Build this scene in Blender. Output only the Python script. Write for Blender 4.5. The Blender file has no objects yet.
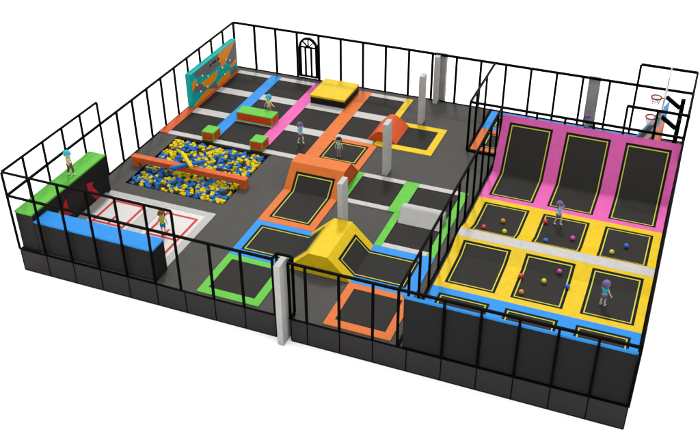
import bpy, bmesh, math, random
from mathutils import Vector, Matrix
random.seed(11)
scene = bpy.context.scene
COL = scene.collection
R = math.radians

# ------------------------------------------------------------------ materials
def srgb(r, g, b):
    f = lambda c: (c/255/12.92) if c/255 <= 0.04045 else ((c/255+0.055)/1.055)**2.4
    return [f(r), f(g), f(b)]
EXPO = 2.75         # light falling on level surfaces, times the exposure
def material(name, rgb, rough=0.5, spec=0.2, vary=0.06, scale=3.0, bump=0.0, bscale=60, gain=1.0, metal=0.0, fine=0.0):
    m = bpy.data.materials.new(name); m.use_nodes = True
    nt = m.node_tree; b = nt.nodes['Principled BSDF']
    c = [max(0.0, min(0.9, x/EXPO*gain)) for x in srgb(*rgb)]
    b.inputs['Roughness'].default_value = rough
    b.inputs['Specular IOR Level'].default_value = spec
    b.inputs['Metallic'].default_value = metal
    tc = nt.nodes.new('ShaderNodeTexCoord')
    n = nt.nodes.new('ShaderNodeTexNoise'); n.inputs['Scale'].default_value = scale; n.inputs['Detail'].default_value = 5
    nt.links.new(tc.outputs['Object'], n.inputs['Vector'])
    rmp = nt.nodes.new('ShaderNodeMapRange')
    rmp.inputs['From Min'].default_value = 0.3; rmp.inputs['From Max'].default_value = 0.7
    rmp.inputs['To Min'].default_value = 1-vary; rmp.inputs['To Max'].default_value = 1+vary
    nt.links.new(n.outputs['Fac'], rmp.inputs['Value'])
    mul = nt.nodes.new('ShaderNodeVectorMath'); mul.operation = 'SCALE'
    mul.inputs[0].default_value = c
    val = rmp.outputs['Result']
    if fine:
        n2 = nt.nodes.new('ShaderNodeTexNoise'); n2.inputs['Scale'].default_value = 90; n2.inputs['Detail'].default_value = 2
        nt.links.new(tc.outputs['Object'], n2.inputs['Vector'])
        r2 = nt.nodes.new('ShaderNodeMapRange'); r2.inputs['From Min'].default_value = .3; r2.inputs['From Max'].default_value = .7
        r2.inputs['To Min'].default_value = 1-fine; r2.inputs['To Max'].default_value = 1+fine
        nt.links.new(n2.outputs['Fac'], r2.inputs['Value'])
        mm = nt.nodes.new('ShaderNodeMath'); mm.operation = 'MULTIPLY'
        nt.links.new(val, mm.inputs[0]); nt.links.new(r2.outputs['Result'], mm.inputs[1]); val = mm.outputs[0]
    nt.links.new(val, mul.inputs['Scale'])
    nt.links.new(mul.outputs['Vector'], b.inputs['Base Color'])
    r3 = nt.nodes.new('ShaderNodeMapRange'); r3.inputs['To Min'].default_value = max(.05, rough-.08); r3.inputs['To Max'].default_value = min(1, rough+.08)
    nt.links.new(n.outputs['Fac'], r3.inputs['Value']); nt.links.new(r3.outputs['Result'], b.inputs['Roughness'])
    if bump:
        nb = nt.nodes.new('ShaderNodeTexNoise'); nb.inputs['Scale'].default_value = bscale
        nt.links.new(tc.outputs['Object'], nb.inputs['Vector'])
        bp = nt.nodes.new('ShaderNodeBump'); bp.inputs['Strength'].default_value = bump; bp.inputs['Distance'].default_value = 0.01
        nt.links.new(nb.outputs['Fac'], bp.inputs['Height']); nt.links.new(bp.outputs['Normal'], b.inputs['Normal'])
    return m

M = {
 'yellow': material('yellow_vinyl', (252, 214, 18), spec=.07, bump=.15, bscale=5),
 'orange': material('orange_vinyl', (242, 126, 52), spec=.07, bump=.15, bscale=5),
 'deep_orange': material('deep_orange_vinyl', (238, 98, 38), spec=.07, bump=.15, bscale=5),
 'beam': material('beam_orange_vinyl', (238, 108, 50), spec=.06, bump=.15, bscale=5),
 'blue': material('blue_vinyl', (38, 158, 252), spec=.07, bump=.15, bscale=5),
 'green': material('green_vinyl', (108, 212, 72), spec=.07, bump=.15, bscale=5),
 'pink': material('pink_vinyl', (250, 108, 196), spec=.07, bump=.15, bscale=5),
 'white': material('pale_grey_vinyl', (214, 211, 208), spec=.08, vary=.05),
 'court_white': material('court_white_vinyl', (238, 237, 234), spec=.08, vary=.03),
 'court_grey': material('court_grey_vinyl', (204, 203, 200), spec=.08, vary=.04),
 'court_mid_grey': material('court_mid_grey_vinyl', (160, 159, 158), spec=.08, vary=.04),
 'court_band': material('court_light_grey_vinyl', (212, 211, 208), spec=.08, vary=.03),
 'red_line': material('red_marking', (228, 34, 42), spec=.1),
 'red_block': material('red_foam_vinyl', (246, 84, 34), spec=.06, bump=.15, bscale=5),
 'arrow': material('red_arrow_print', (214, 38, 46), spec=.05, gain=1.05),
 'arrow_line': material('dark_red_print', (110, 18, 26), spec=.05, gain=1.0),
 'bed': material('black_jumping_mesh', (57, 56, 54), rough=.75, spec=.04, vary=.06, fine=.12),
 'rim': material('black_bed_rim', (26, 25, 24), rough=.7, spec=.05),
 'line': material('yellow_bed_line', (222, 222, 78), spec=.1),
 'floor': material('grey_carpet_floor', (95, 94, 91), rough=.85, spec=.04, vary=.05, scale=1.2, fine=.08),
 'pitdark': material('dark_pit_lining', (30, 29, 28), rough=.9, spec=.02),
 'steel': material('black_painted_steel', (3, 3, 4), rough=.55, spec=.015, gain=1.0),
 'panel': material('charcoal_skirt_panel', (60, 56, 59), rough=.6, spec=.06, vary=.04),
 'black': material('black_padded_panel', (36, 36, 38), rough=.6, spec=.06, vary=.05),
 'climbpanel': material('dark_grey_panel', (48, 48, 48), rough=.6, spec=.05),
 'concrete': material('grey_concrete', (206, 204, 202), rough=.8, spec=.05, vary=.06, scale=2, bump=.2, gain=1.1),
 'concrete_dark': material('weathered_concrete', (205, 203, 202), rough=.8, spec=.05, vary=.12, scale=1.4, bump=.2),
 'bolster': material('pale_grey_foam', (206, 205, 204), spec=.08, vary=.04),
 'teal': material('teal_panel', (0, 200, 194), spec=.05),
 'wall_orange': material('climbing_orange', (250, 150, 8), spec=.04, gain=1.25),
 'wall_grey': material('climbing_grey', (126, 122, 124), spec=.05),
 'hold': material('white_hold', (240, 245, 250), spec=.2, gain=1.3),
 'foam_yellow': material('yellow_foam', (252, 222, 34), rough=.85, spec=.05, vary=.08),
 'foam_blue': material('blue_foam', (46, 132, 222), rough=.85, spec=.05, vary=.08),
 'foam_black': material('dark_foam', (66, 64, 60), rough=.9, spec=.03, vary=.08),
 'ball_red': material('red_ball', (236, 60, 40), rough=.35, spec=.3),
 'ball_orange': material('orange_ball', (246, 140, 24), rough=.35, spec=.3),
 'ball_yellow': material('yellow_ball', (236, 226, 30), rough=.35, spec=.3),
 'ball_blue': material('blue_ball', (36, 110, 216), rough=.35, spec=.3),
 'ball_pink': material('pink_ball', (232, 70, 176), rough=.35, spec=.3),
 'rim_red': material('red_hoop_paint', (214, 40, 70), rough=.4, spec=.2),
 'net': material('white_net_cord', (214, 212, 214), rough=.8, spec=.05, gain=2.2),
 'board': material('white_backboard', (196, 198, 198), rough=.3, spec=.1, gain=1.0),
 'skin': material('skin', (240, 208, 188), rough=.6, gain=1.25, spec=.15, vary=.02),
 'purple_hair': material('purple_hair', (122, 106, 150), rough=.7, gain=1.25, spec=.1, vary=.15, scale=20),
 'black_hair': material('black_hair', (40, 38, 42), rough=.6, spec=.1),
 'brown_hair': material('brown_hair', (140, 84, 32), rough=.7, spec=.1, vary=.15, scale=20),
 'cyan_cap': material('cyan_cap', (48, 192, 214), rough=.7, gain=1.25, spec=.1),
 'purple_cap': material('purple_cap', (110, 94, 146), rough=.7, gain=1.25, spec=.1),
 'cyan_shirt': material('cyan_shirt', (70, 220, 236), rough=.8, gain=1.25, spec=.05),
 'mint_shirt': material('mint_shirt', (136, 230, 204), rough=.8, gain=1.25, spec=.05),
 'lime_shirt': material('lime_shirt', (200, 222, 40), rough=.8, gain=1.25, spec=.05),
 'pale_lime_shirt': material('pale_lime_shirt', (222, 240, 150), rough=.8, gain=1.25, spec=.05),
 'slate_cloth': material('slate_cloth', (112, 132, 158), rough=.8, gain=1.25, spec=.05),
 'grey_cloth': material('grey_cloth', (160, 148, 146), rough=.8, gain=1.25, spec=.05),
 'blue_cloth': material('blue_cloth', (30, 130, 200), rough=.8, gain=1.25, spec=.05),
 'brown_cloth': material('brown_cloth', (122, 72, 62), rough=.8, gain=1.25, spec=.05),
 'tan_cloth': material('tan_cloth', (196, 150, 128), rough=.8, gain=1.25, spec=.05),
 'white_cloth': material('white_cloth', (226, 222, 220), rough=.8, spec=.05),
 'red_shoe': material('red_shoe', (190, 40, 40), rough=.6, spec=.1),
 'eye': material('dark_eye', (20, 18, 20), rough=.4, spec=.2),
 'lips': material('lips', (200, 110, 100), rough=.6, spec=.1),
}
mg = bpy.data.materials.new('white_ground'); mg.use_nodes = True
_b = mg.node_tree.nodes['Principled BSDF']; _b.inputs['Base Color'].default_value = (.92, .92, .92, 1); _b.inputs['Roughness'].default_value = .9; _b.inputs['Specular IOR Level'].default_value = 0

# ------------------------------------------------------------------ mesh helpers
def mesh_obj(name, bm, mat, parent=None, smooth=False):
    bmesh.ops.recalc_face_normals(bm, faces=bm.faces)
    me = bpy.data.meshes.new(name); bm.to_mesh(me); bm.free()
    for m in (mat if isinstance(mat, (list, tuple)) else [mat]): me.materials.append(m)
    if smooth:
        for p in me.polygons: p.use_smooth = True
    o = bpy.data.objects.new(name, me); COL.objects.link(o)
    if parent:
        o.parent = parent; o.matrix_parent_inverse = parent.matrix_world.inverted()
    return o
def tag(o, label, cat, group=None, kind=None):
    if label: o['label'] = label
    if cat: o['category'] = cat
    if group: o['group'] = group
    if kind: o['kind'] = kind
    return o
def thing(name, label, cat, loc=(0, 0, 0), group=None):
    o = bpy.data.objects.new(name, None); COL.objects.link(o); o.location = loc; o.empty_display_size = .2
    o.matrix_world = Matrix.Translation(loc)
    return tag(o, label, cat, group)
def box(bm, x0, x1, y0, y1, z0, z1, mi=0):
    vs = [bm.verts.new(p) for p in [(x0,y0,z0),(x1,y0,z0),(x1,y1,z0),(x0,y1,z0),(x0,y0,z1),(x1,y0,z1),(x1,y1,z1),(x0,y1,z1)]]
    for f in [(0,1,2,3),(4,5,6,7),(0,1,5,4),(1,2,6,5),(2,3,7,6),(3,0,4,7)]:
        bm.faces.new([vs[i] for i in f]).material_index = mi
def soft_box(bm, x0, x1, y0, y1, z0, z1, r=.025):
    t = bmesh.new(); box(t, x0, x1, y0, y1, z0, z1)
    bmesh.ops.recalc_face_normals(t, faces=t.faces)
    bmesh.ops.bevel(t, geom=list(t.edges), offset=r, segments=2, profile=.6, affect='EDGES')
    merge(bm, t)
def merge(bm, t):
    me = bpy.data.meshes.new('tmp'); t.to_mesh(me); t.free(); bm.from_mesh(me); bpy.data.meshes.remove(me)
def prism(bm, poly, axis, w0, w1, mi=0):
    """poly: list of (h, z); extruded across the other horizontal axis between w0 and w1"""
    P = (lambda h, z, w: (w, h, z)) if axis == 'y' else (lambda h, z, w: (h, w, z))
    a = [bm.verts.new(P(h, z, w0)) for h, z in poly]; b = [bm.verts.new(P(h, z, w1)) for h, z in poly]
    n = len(poly)
    bm.faces.new(a).material_index = mi; bm.faces.new(b[::-1]).material_index = mi
    for i in range(n):
        bm.faces.new([a[i], a[(i+1) % n], b[(i+1) % n], b[i]]).material_index = mi
def tube(bm, p0, p1, r0, r1=None, n=12, caps=True):
    if r1 is None: r1 = r0
    p0 = Vector(p0); p1 = Vector(p1); d = (p1-p0).normalized()
    u = d.orthogonal().normalized(); w = d.cross(u)
    A = []; B = []
    for i in range(n):
        a = 2*math.pi*i/n; e = u*math.cos(a)+w*math.sin(a)
        A.append(bm.verts.new(p0+e*r0)); B.append(bm.verts.new(p1+e*r1))
    for i in range(n): bm.faces.new([A[i], A[(i+1) % n], B[(i+1) % n], B[i]])
    if caps: bm.faces.new(A[::-1]); bm.faces.new(B)
def bar(bm, p0, p1, t=.07):
    """square steel tube between two points"""
    p0 = Vector(p0); p1 = Vector(p1); d = (p1-p0).normalized()
    u = Vector((0, 0, 1)) if abs(d.z) < .9 else Vector((0, 1, 0))
    v = d.cross(u).normalized(); u = v.cross(d).normalized(); h = t/2
    c = [(-h, -h), (h, -h), (h, h), (-h, h)]
    A = [bm.verts.new(p0+u*a+v*b) for a, b in c]; B = [bm.verts.new(p1+u*a+v*b) for a, b in c]
    for i in range(4): bm.faces.new([A[i], A[(i+1) % 4], B[(i+1) % 4], B[i]])
    bm.faces.new(A[::-1]); bm.faces.new(B)
def sphere(bm, c, r, s=(1, 1, 1), seg=14, rot=None):
    t = bmesh.new(); bmesh.ops.create_uvsphere(t, u_segments=seg, v_segments=max(6, seg*2//3), radius=r)
    Mx = Matrix.Translation(c) @ (rot or Matrix()) @ Matrix.Diagonal((*s, 1))
    bmesh.ops.transform(t, matrix=Mx, verts=t.verts); merge(bm, t)

def offset_profile(P, off):
    out = []
    for i, p in enumerate(P):
        ns = []
        for a, b in ((i-1, i), (i, i+1)):
            if a >= 0 and b < len(P):
                d = (P[b][0]-P[a][0], P[b][1]-P[a][1]); L = math.hypot(*d); ns.append((-d[1]/L, d[0]/L))
        if len(ns) == 2:
            n = (ns[0][0]+ns[1][0], ns[0][1]+ns[1][1]); k = 1+ns[0][0]*ns[1][0]+ns[0][1]*ns[1][1]
            n = (n[0]/k, n[1]/k)
        else: n = ns[0]
        out.append((p[0]+off*n[0], p[1]+off*n[1]))
    return out
def section(P, h0, h1, off):
    Q = offset_profile(P, off); pts = []
    def at(h):
        for i in range(len(P)-1):
            if P[i][0]-1e-9 <= h <= P[i+1][0]+1e-9:
                t = (h-P[i][0])/(P[i+1][0]-P[i][0]); return (Q[i][0]+t*(Q[i+1][0]-Q[i][0]), Q[i][1]+t*(Q[i+1][1]-Q[i][1]))
        return Q[0] if h < P[0][0] else Q[-1]
    pts.append(at(h0))
    for i, p in enumerate(P):
        if h0+1e-6 < p[0] < h1-1e-6: pts.append(Q[i])
    pts.append(at(h1)); return pts
def slab(bm, P, axis, h0, h1, w0, w1, top, bot):
    a = section(P, h0, h1, top); b = section(P, h0, h1, bot)
    prism(bm, a+b[::-1], axis, w0, w1)
def inset(P, rect, d):
    """rect=(h0,h1,w0,w1) moved inwards by d metres measured on the surface itself"""
    def slope(h):
        for k in range(len(P)-1):
            if P[k][0] <= h <= P[k+1][0]: return math.cos(math.atan2(P[k+1][1]-P[k][1], P[k+1][0]-P[k][0]))
        return 1
    return (rect[0]+d*slope(rect[0]+.01), rect[1]-d*slope(rect[1]-.01), rect[2]+d, rect[3]-d)
def ring(bm, P, axis, o, i, top, bot):
    """frame between outer rect o=(h0,h1,w0,w1) and inner rect i"""
    slab(bm, P, axis, o[0], i[0], o[2], o[3], top, bot)
    slab(bm, P, axis, i[1], o[1], o[2], o[3], top, bot)
    slab(bm, P, axis, i[0], i[1], o[2], i[2], top, bot)
    slab(bm, P, axis, i[0], i[1], i[3], o[3], top, bot)
FLAT = [(-50, 0.0), (80, 0.0)]
PADT, PADB, BEDT = .03, -.028, .004
def bed_on(t, P, axis, bed, lift=0.0, k=.13):
    h0, h1, w0, w1 = bed
    for nm, a, b, top, mt in (('bed_edge', 0, k, .012, 'rim'), ('border_line', k, k+.06, .014, 'line'), ('stitching', k+.06, k+.09, .010, 'rim')):
        bm = bmesh.new(); ring(bm, P, axis, inset(P, bed, a), inset(P, bed, b), BEDT+lift+top, BEDT+lift-.004); mesh_obj(nm, bm, M[mt], t)
    bm = bmesh.new(); slab(bm, P, axis, h0, h1, w0, w1, BEDT+lift, -.024+lift); mesh_obj('bed', bm, M['bed'], t)
def trampoline(label, mat, P, axis, outer, bed, border=True, group=None, pads=None, lift=0.0, name='trampoline'):
    cx = (outer[0]+outer[1])/2; cw = (outer[2]+outer[3])/2
    t = thing(name, label, 'trampoline', (cw, cx, 0) if axis == 'y' else (cx, cw, 0), group)
    bm = bmesh.new()
    if pads:
        for s in pads: slab(bm, P, axis, *s, PADT, PADB)
    else: ring(bm, P, axis, outer, bed, PADT, PADB)
    mesh_obj('safety_pad', bm, mat, t)
    if border: bed_on(t, P, axis, bed, lift)
    else:
        h0, h1, w0, w1 = bed
        bm = bmesh.new(); slab(bm, P, axis, h0, h1, w0, w1, BEDT+lift, -.02+lift); mesh_obj('bed', bm, M['bed'], t)
    return t
def pad(label, mat, x0, x1, y0, y1, group='padding strips around the trampolines', cat='safety pad', top=PADT):
    bm = bmesh.new()
    # one long pad is sewn from lengths about 1.6 m long
    along_y = (y1-y0) > (x1-x0); L = (y1-y0) if along_y else (x1-x0)
    n = max(1, round(L/1.62)); g = .004
    for k in range(n):
        a, b = k/n, (k+1)/n
        if along_y: soft_box(bm, x0, x1, y0+L*a+g, y0+L*b-g, PADB, top, .012)
        else: soft_box(bm, x0+L*a+g, x0+L*b-g, y0, y1, PADB, top, .012)
    o = mesh_obj('safety_pad', bm, mat); return tag(o, label, cat, group)
def plain_bed(label, x0, x1, y0, y1, group):
    bm = bmesh.new(); box(bm, x0, x1, y0, y1, -.026, BEDT)
    t = thing('trampoline', label, 'trampoline', ((x0+x1)/2, (y0+y1)/2, 0), group)
    mesh_obj('bed', bm, M['bed'], t)
    bm = bmesh.new(); ring(bm, FLAT, 'y', (y0, y1, x0, x1), (y0+.05, y1-.05, x0+.05, x1-.05), BEDT+.006, BEDT-.004)
    mesh_obj('bed_edge', bm, M['rim'], t)
    return t

# ------------------------------------------------------------------ dimensions
W, D, H, T, HB = 30.0, 23.54, 3.2, 4.53, 1.31
S = W/19
PIT = (1.36, 7.6, 7.4, 13.02)
NOTCH = (14.22, 14.98, .45)

# ------------------------------------------------------------------ setting
bm = bmesh.new(); bmesh.ops.create_circle(bm, cap_ends=True, segments=64, radius=420, matrix=Matrix.Translation((15, 10, -HB)))
tag(mesh_obj('ground', bm, mg), None, None, kind='structure')
bm = bmesh.new()
def fl(x0, x1, y0, y1): box(bm, x0, x1, y0, y1, -.3, -.03)
fl(0.03, PIT[0], 0.03, D-.03); fl(PIT[1], NOTCH[0], 0.03, D-.03); fl(PIT[0], PIT[1], .03, PIT[2]); fl(PIT[0], PIT[1], PIT[3], D-.03)
fl(NOTCH[0], NOTCH[1], NOTCH[2], D-.03); fl(NOTCH[1], W-.03, .03, D-.03)
tag(mesh_obj('floor', bm, M['floor']), None, None, kind='structure')

# skirt panels round the raised platform
def skirt(label, a, b, fixed, axis, posts, cut=None):
    t = thing('platform_skirt', label, 'platform skirt', ((a+b)/2, fixed, -HB) if axis == 'x' else (fixed, (a+b)/2, -HB), 'skirts round the raised platform')
    def bx(bm, p0, p1, q0, q1, z0, z1):
        if axis == 'x': box(bm, p0, p1, q0, q1, z0, z1)
        else: box(bm, q0, q1, p0, p1, z0, z1)
    sgn = 1 if fixed < 1 else -1
    q0, q1 = sorted((fixed+.02*sgn, fixed+.06*sgn))
    edges = [a]+[p for p in posts if a+.05 < p < b-.05]+[b]
    for i in range(len(edges)-1):
        p0, p1 = edges[i]+.015, edges[i+1]-.015
        bm = bmesh.new(); bx(bm, p0, p1, q0, q1, -HB+.03, -.04); mesh_obj('panel', bm, M['panel'], t)
    r0, r1 = sorted((fixed, fixed+.07*sgn))
    bm = bmesh.new()
    bx(bm, a, b, r0, r1, -HB, -HB+.035); bx(bm, a, b, r0, r1, -.045, .03)
    for p in edges: bx(bm, p-.022, p+.022, r0+.002, r1-.002, -HB+.035, -.045)
    mesh_obj('frame', bm, M['steel'], t)
postsX = [S*i for i in range(20)]
postsY = [D/15*i for i in range(16)]
skirt('charcoal skirt below the front fence between the left corner and the concrete pillar', 0, NOTCH[0], 0, 'x', postsX)
skirt('charcoal skirt below the front fence between the concrete pillar and the right corner', NOTCH[1], W, 0, 'x', postsX)
skirt('charcoal skirt along the left side of the platform', .07, D-.07, 0, 'y', postsY)
skirt('charcoal skirt along the right side of the platform', .07, D-.07, W, 'y', postsY)
skirt('charcoal skirt below the rear fence with the arched gate', 0, W, D, 'x', postsX)

# ------------------------------------------------------------------ fences
def fence(label, rails, posts, name='fence', th=.105):
    p0 = rails[0][0]
    t = thing(name, label, 'fence', (p0[0], p0[1], 0), 'black steel fences')
    for a, b in rails:
        bm = bmesh.new(); bar(bm, a, b, th); mesh_obj('rail', bm, M['steel'], t)
    for x, y, z0, z1 in posts:
        bm = bmesh.new(); bar(bm, (x, y, z0), (x, y, z1), th); mesh_obj('post', bm, M['steel'], t)
    return t
XT = 6*S-.03; YT = D/3
zt = H-.0375; zb = .03
# left side
fence('black open fence down the left side beside the foam pit and the climbing wall',
      [((0, .04, H), (0, D-.04, H))],
      [(0, D/15*i, zb, zt) for i in range(6, 15)], th=.11)
fence('taller black fence bay around the green and blue padded platforms, with a second rail',
      [((0, .04, T), (0, YT, T)), ((.04, 0, T), (9.3, 0, T))],
      [(0, D/15*i, zb, T-.0375) for i in range(0, 6)]+[(S*i if i < 6 else 9.3, 0, zb, T-.0375) for i in (1, 2, 3, 4, 5, 6)], th=.095)
# front
fence('black open fence along the front edge left of the concrete pillar',
      [((.04, -.004, H), (NOTCH[0], -.004, H)), ((NOTCH[0], -.04, H), (NOTCH[0], NOTCH[2], H))],
      [(S*i, 0, zb, zt) for i in (7, 8)]+[(NOTCH[0], 0, zb, zt), (NOTCH[0], NOTCH[2], zb, zt)])
fence('black open fence along the front edge right of the concrete pillar',
      [((NOTCH[1], 0, H), (W-.04, 0, H)), ((NOTCH[1], 0, H-.001), (NOTCH[1], NOTCH[2], H-.001)), ((NOTCH[0]+.04, NOTCH[2], H), (NOTCH[1]-.04, NOTCH[2], H)),
       ((NOTCH[1], .04, .03), (NOTCH[1], NOTCH[2], .03))],
      [(NOTCH[1], 0, zb, zt), (NOTCH[1], NOTCH[2], .07, zt)]+[(S*i, 0, zb, zt) for i in range(10, 19) if i != 13]+[(20.1, 0, zb, zt)])
# back
fence('black open fence along the rear edge with the arched gate in it',
      [((0.04, D, H), (W-.04, D, H))],
      [(S*i, D, zb, zt) for i in range(1, 17)]+[(0, D, zb, H+.03), (S*17, D, zb, zt)], th=.135)
fence('tall black steel frame above the rear fence behind the basketball hoops',
      [((S*17, D, T), (W, D, T))], [(S*17, D, H+.04, T-.0375)], th=.135)
# right
fence('black fence along the right side seen edge on',
      [((W, .04, H), (W, D, H))],
      [(W, D/15*i, zb, zt) for i in range(0, 15)], th=.12)
fence('tall black frame at the right corner beside the hoop posts',
      [((W, 17.84, T), (W, D-.04, T))], [(W, D, .04, T+.03), (W, 17.84, zt+.08, T-.0375)], th=.12)
# partition
fence('black fence between the central trampolines and the yellow and pink arena',
      [((20.1, .04, H), (20.1, 17.84, H)), ((20.1, .04, .03), (20.1, 17.84, .03))],
      [(20.1, 1.4+1.565*k, .07, zt) for k in range(0, 11)]+[(20.1, 17.84, .07, zt)])
fence('black fence across the top of the pink wall in front of the basketball lanes',
      [((18.25, 17.84, H), (W-.05, 17.84, H)), ((18.25, 17.84, .03), (20.05, 17.84, .03))],
      [(18.25, 17.84, zb, zt)]+[(S*k, 17.84, zb, zt) for k in (14, 15, 16)]+[(S*17, 17.84, zb, zt), (S*18, 17.84, zb, zt)], th=.12)
fence('tall black frame above the pink wall in front of the basketball hoops',
      [((S*17-.04, 17.84, T), (W-.05, 17.84, T))],
      [(S*17, 17.84, H+.04, T-.0375), (S*18, 17.84, H+.04, T-.0375)], th=.125)
fence('short black fence on the left side of the basketball lanes',
      [((18.25, 17.88, H), (18.25, D-.04, H)), ((18.25, 17.88, .03), (18.25, D-.04, .03))],
      [(18.25, 19.4, .07, zt), (18.25, 21.6, .07, zt)], th=.12)

# arched gate
g = thing('arched_gate', 'black arched gate with fan top and upright bars in the rear fence', 'gate', (5.54, D, 0))
bm = bmesh.new(); gx0, gx1 = 4.95, 6.15; gc = (gx0+gx1)/2; gr = (gx1-gx0)/2; gy = D
for x in (gx0, gx1): bar(bm, (x, gy, .1), (x, gy, 2.22), .17)
bar(bm, (gx0, gy, .14), (gx1, gy, .14), .12)
bar(bm, (gx0, gy, 2.24), (gx1, gy, 2.24), .1)
pts = [(gc+gr*math.cos(a), gy, 2.24+gr*math.sin(a)*1.05) for a in [math.pi*k/16 for k in range(17)]]
for i in range(16): bar(bm, pts[i], pts[i+1], .15)
mesh_obj('gate_frame', bm, M['steel'], g)
bm = bmesh.new()
for x in (gc-.21, gc+.21): bar(bm, (x, gy, .14), (x, gy, 2.24), .12)
mesh_obj('upright_bars', bm, M['steel'], g)
bm = bmesh.new()
for a in (45, 90, 135): bar(bm, (gc, gy, 2.24), (gc+gr*math.cos(R(a)), gy, 2.24+gr*math.sin(R(a))), .085)
sphere(bm, (gc, gy, 2.27), .11)
mesh_obj('fan_top', bm, M['steel'], g)
for z in (.6, 1.3, 2.0):
    bm = bmesh.new(); bar(bm, (gx1+.05, gy, z-.07), (gx1+.05, gy, z+.07), .09)
    mesh_obj('hinge', bm, M['steel'], g)

# ------------------------------------------------------------------ pillars
def pillar(label, x0, x1, y0, y1, z1, mat, z0=-HB):
    bm = bmesh.new(); soft_box(bm, x0, x1, y0, y1, z0, z1, .012)
    return tag(mesh_obj('concrete_pillar', bm, mat), label, 'pillar', 'concrete pillars')
pillar('grey concrete pillar standing in the notch of the front fence', 14.49, 14.78, -.45, .36, 3.2, M['concrete'])
pillar('grey concrete pillar between the orange ramp and the yellow wedge', 14.49, 14.77, 6.85, 7.6, 3.2, M['concrete'], -.03)
pillar('grey concrete pillar beside the orange hump', 14.5, 14.79, 13.45, 14.2, 3.2, M['concrete'], -.03)
pillar('grey concrete pillar at the rear edge of the yellow frame', 14.45, 14.75, 20.0, 20.6, 3.2, M['concrete'], -.03)
pillar('narrow grey pillar just inside the rear fence', 14.47, 14.76, 23.05, 23.45, 3.2, M['concrete'], -.03)
pillar('wide weathered grey column outside the rear fence behind the narrow pillar', 14.3, 15.05, 23.72, 24.1, 3.1, M['concrete_dark'])
pillar('wide weathered grey column outside the rear fence above the pink wall', 24.0, 24.68, 23.72, 24.1, 3.1, M['concrete_dark'])

# ------------------------------------------------------------------ rear-left jumping grid
cols = [(0.63, 3.03), (3.78, 6.25), (7.08, 9.5), (10.37, 12.77)]
rows = [(13.65, 16.2), (16.92, 19.4), (20.15, 22.5)]
cname = ['between orange edge pad and blue pad', 'between the blue and pink pads', 'between the pink and orange pads', 'right of the orange pad']
rname = ['nearest the foam pit', 'in the middle row', 'nearest the rear fence']
for ci, (x0, x1) in enumerate(cols):
    for ri, (y0, y1) in enumerate(rows):
        if (ci, ri) in ((3, 0), (2, 2)): continue
        rn = rname[ri] if ci < 3 else ['', 'beside the orange hump', 'beside the yellow strip'][ri]
        plain_bed('plain black trampoline bed %s, %s' % (cname[ci], rn), x0, x1, y0, y1, 'plain trampolines of the rear grid')
wrows = [(13.22, 13.65, 'along the foam pit side'), (16.2, 16.92, 'second strip from the pit'), (19.4, 20.15, 'third strip from the pit'), (22.5, 22.95, 'along the rear fence')]
for ci, (x0, x1) in enumerate(cols):
    for ri, (y0, y1, wn) in enumerate(wrows):
        if ci == 3 and ri == 0: continue
        if ci == 3 and ri == 1: y0, y1, wn = 16.5, 16.92, 'edging the orange framed trampoline'
        if ci == 2 and ri == 3: continue
        pad('pale grey pad %s, %s' % (cname[ci], wn), M['white'], x0, x1, y0, y1, 'pale grey strips of the rear grid')
pad('orange edge pad below the climbing wall on the left fence', M['deep_orange'], .06, .63, 13.25, 22.95, None)
pad('blue pad strip running back from the first red and green block', M['blue'], 3.03, 3.78, 14.15, 22.98, None)
pad('pink pad strip running back from the second red and green block', M['pink'], 6.25, 7.08, 14.15, 22.98, None)
pad('long orange pad strip running back from the orange ramp to the rear fence', M['orange'], 9.5, 10.37, 13.22, 22.98, None)
pad('short yellow pad strip near the rear fence left of the pillars', M['yellow'], 12.77, 13.22, 19.82, 22.98, None)
# soft blocks
def block(label, x0, x1, y0, y1, h):
    t = thing('soft_block', label, 'foam block', ((x0+x1)/2, (y0+y1)/2, 0), 'red and green foam blocks')
    zb0 = PADT+.003
    bm = bmesh.new(); soft_box(bm, x0+.01, x1-.01, y0+.01, y1-.01, zb0, h-.07, .015); mesh_obj('body', bm, M['red_block'], t)
    bm = bmesh.new(); soft_box(bm, x0, x1, y0, y1, h-.07, h, .02); mesh_obj('top_panel', bm, M['green'], t)
    bm = bmesh.new(); e = .055
    for x in (x0, x1-e):
        for y in (y0, y1-e): box(bm, x-.002 if x == x0 else x, x+e if x == x0 else x+e+.002, y-.002 if y == y0 else y, y+e if y == y0 else y+e+.002, zb0+e, h-.07)
    for y in (y0-.002, y1-e+.002): box(bm, x0, x1, y, y+e, zb0, zb0+e)
    for x in (x0-.002, x1-e+.002): box(bm, x, x+e, y0+e, y1-e, zb0, zb0+e)
    mesh_obj('edge_trim', bm, M['green'], t)
block('small cubic block, green top and red sides, at the end of the blue strip', 3.02, 3.82, 13.28, 14.13, .62)
block('small cubic block, green top and red sides, at the end of the pink strip', 6.25, 7.06, 13.28, 14.13, .62)
block('long low block, green top and red sides, between the blue and pink strips', 3.8, 6.25, 16.28, 17.2, .62)
t = thing('raised_platform', 'square platform with thick yellow mat on black sides near the rear fence', 'platform', (8.3, 21.4, 0))
bm = bmesh.new(); soft_box(bm, 7.14, 9.48, 20.17, 22.72, PADT+.002, .47, .01); mesh_obj('base', bm, M['black'], t)
bm = bmesh.new(); soft_box(bm, 7.1, 9.52, 20.12, 22.76, .47, .62, .035); mesh_obj('mat', bm, M['yellow'], t)
# climbing wall
cw = thing('climbing_wall', 'teal, orange and grey climbing wall with white holds against the left fence', 'climbing wall', (.25, 19.8, 0))
CZ = 2.33; cx = .47
bm = bmesh.new(); soft_box(bm, .07, cx-.012, 16.73, 22.9, PADT+.002, CZ, .02); mesh_obj('panel_body', bm, M['teal'], cw)
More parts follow.
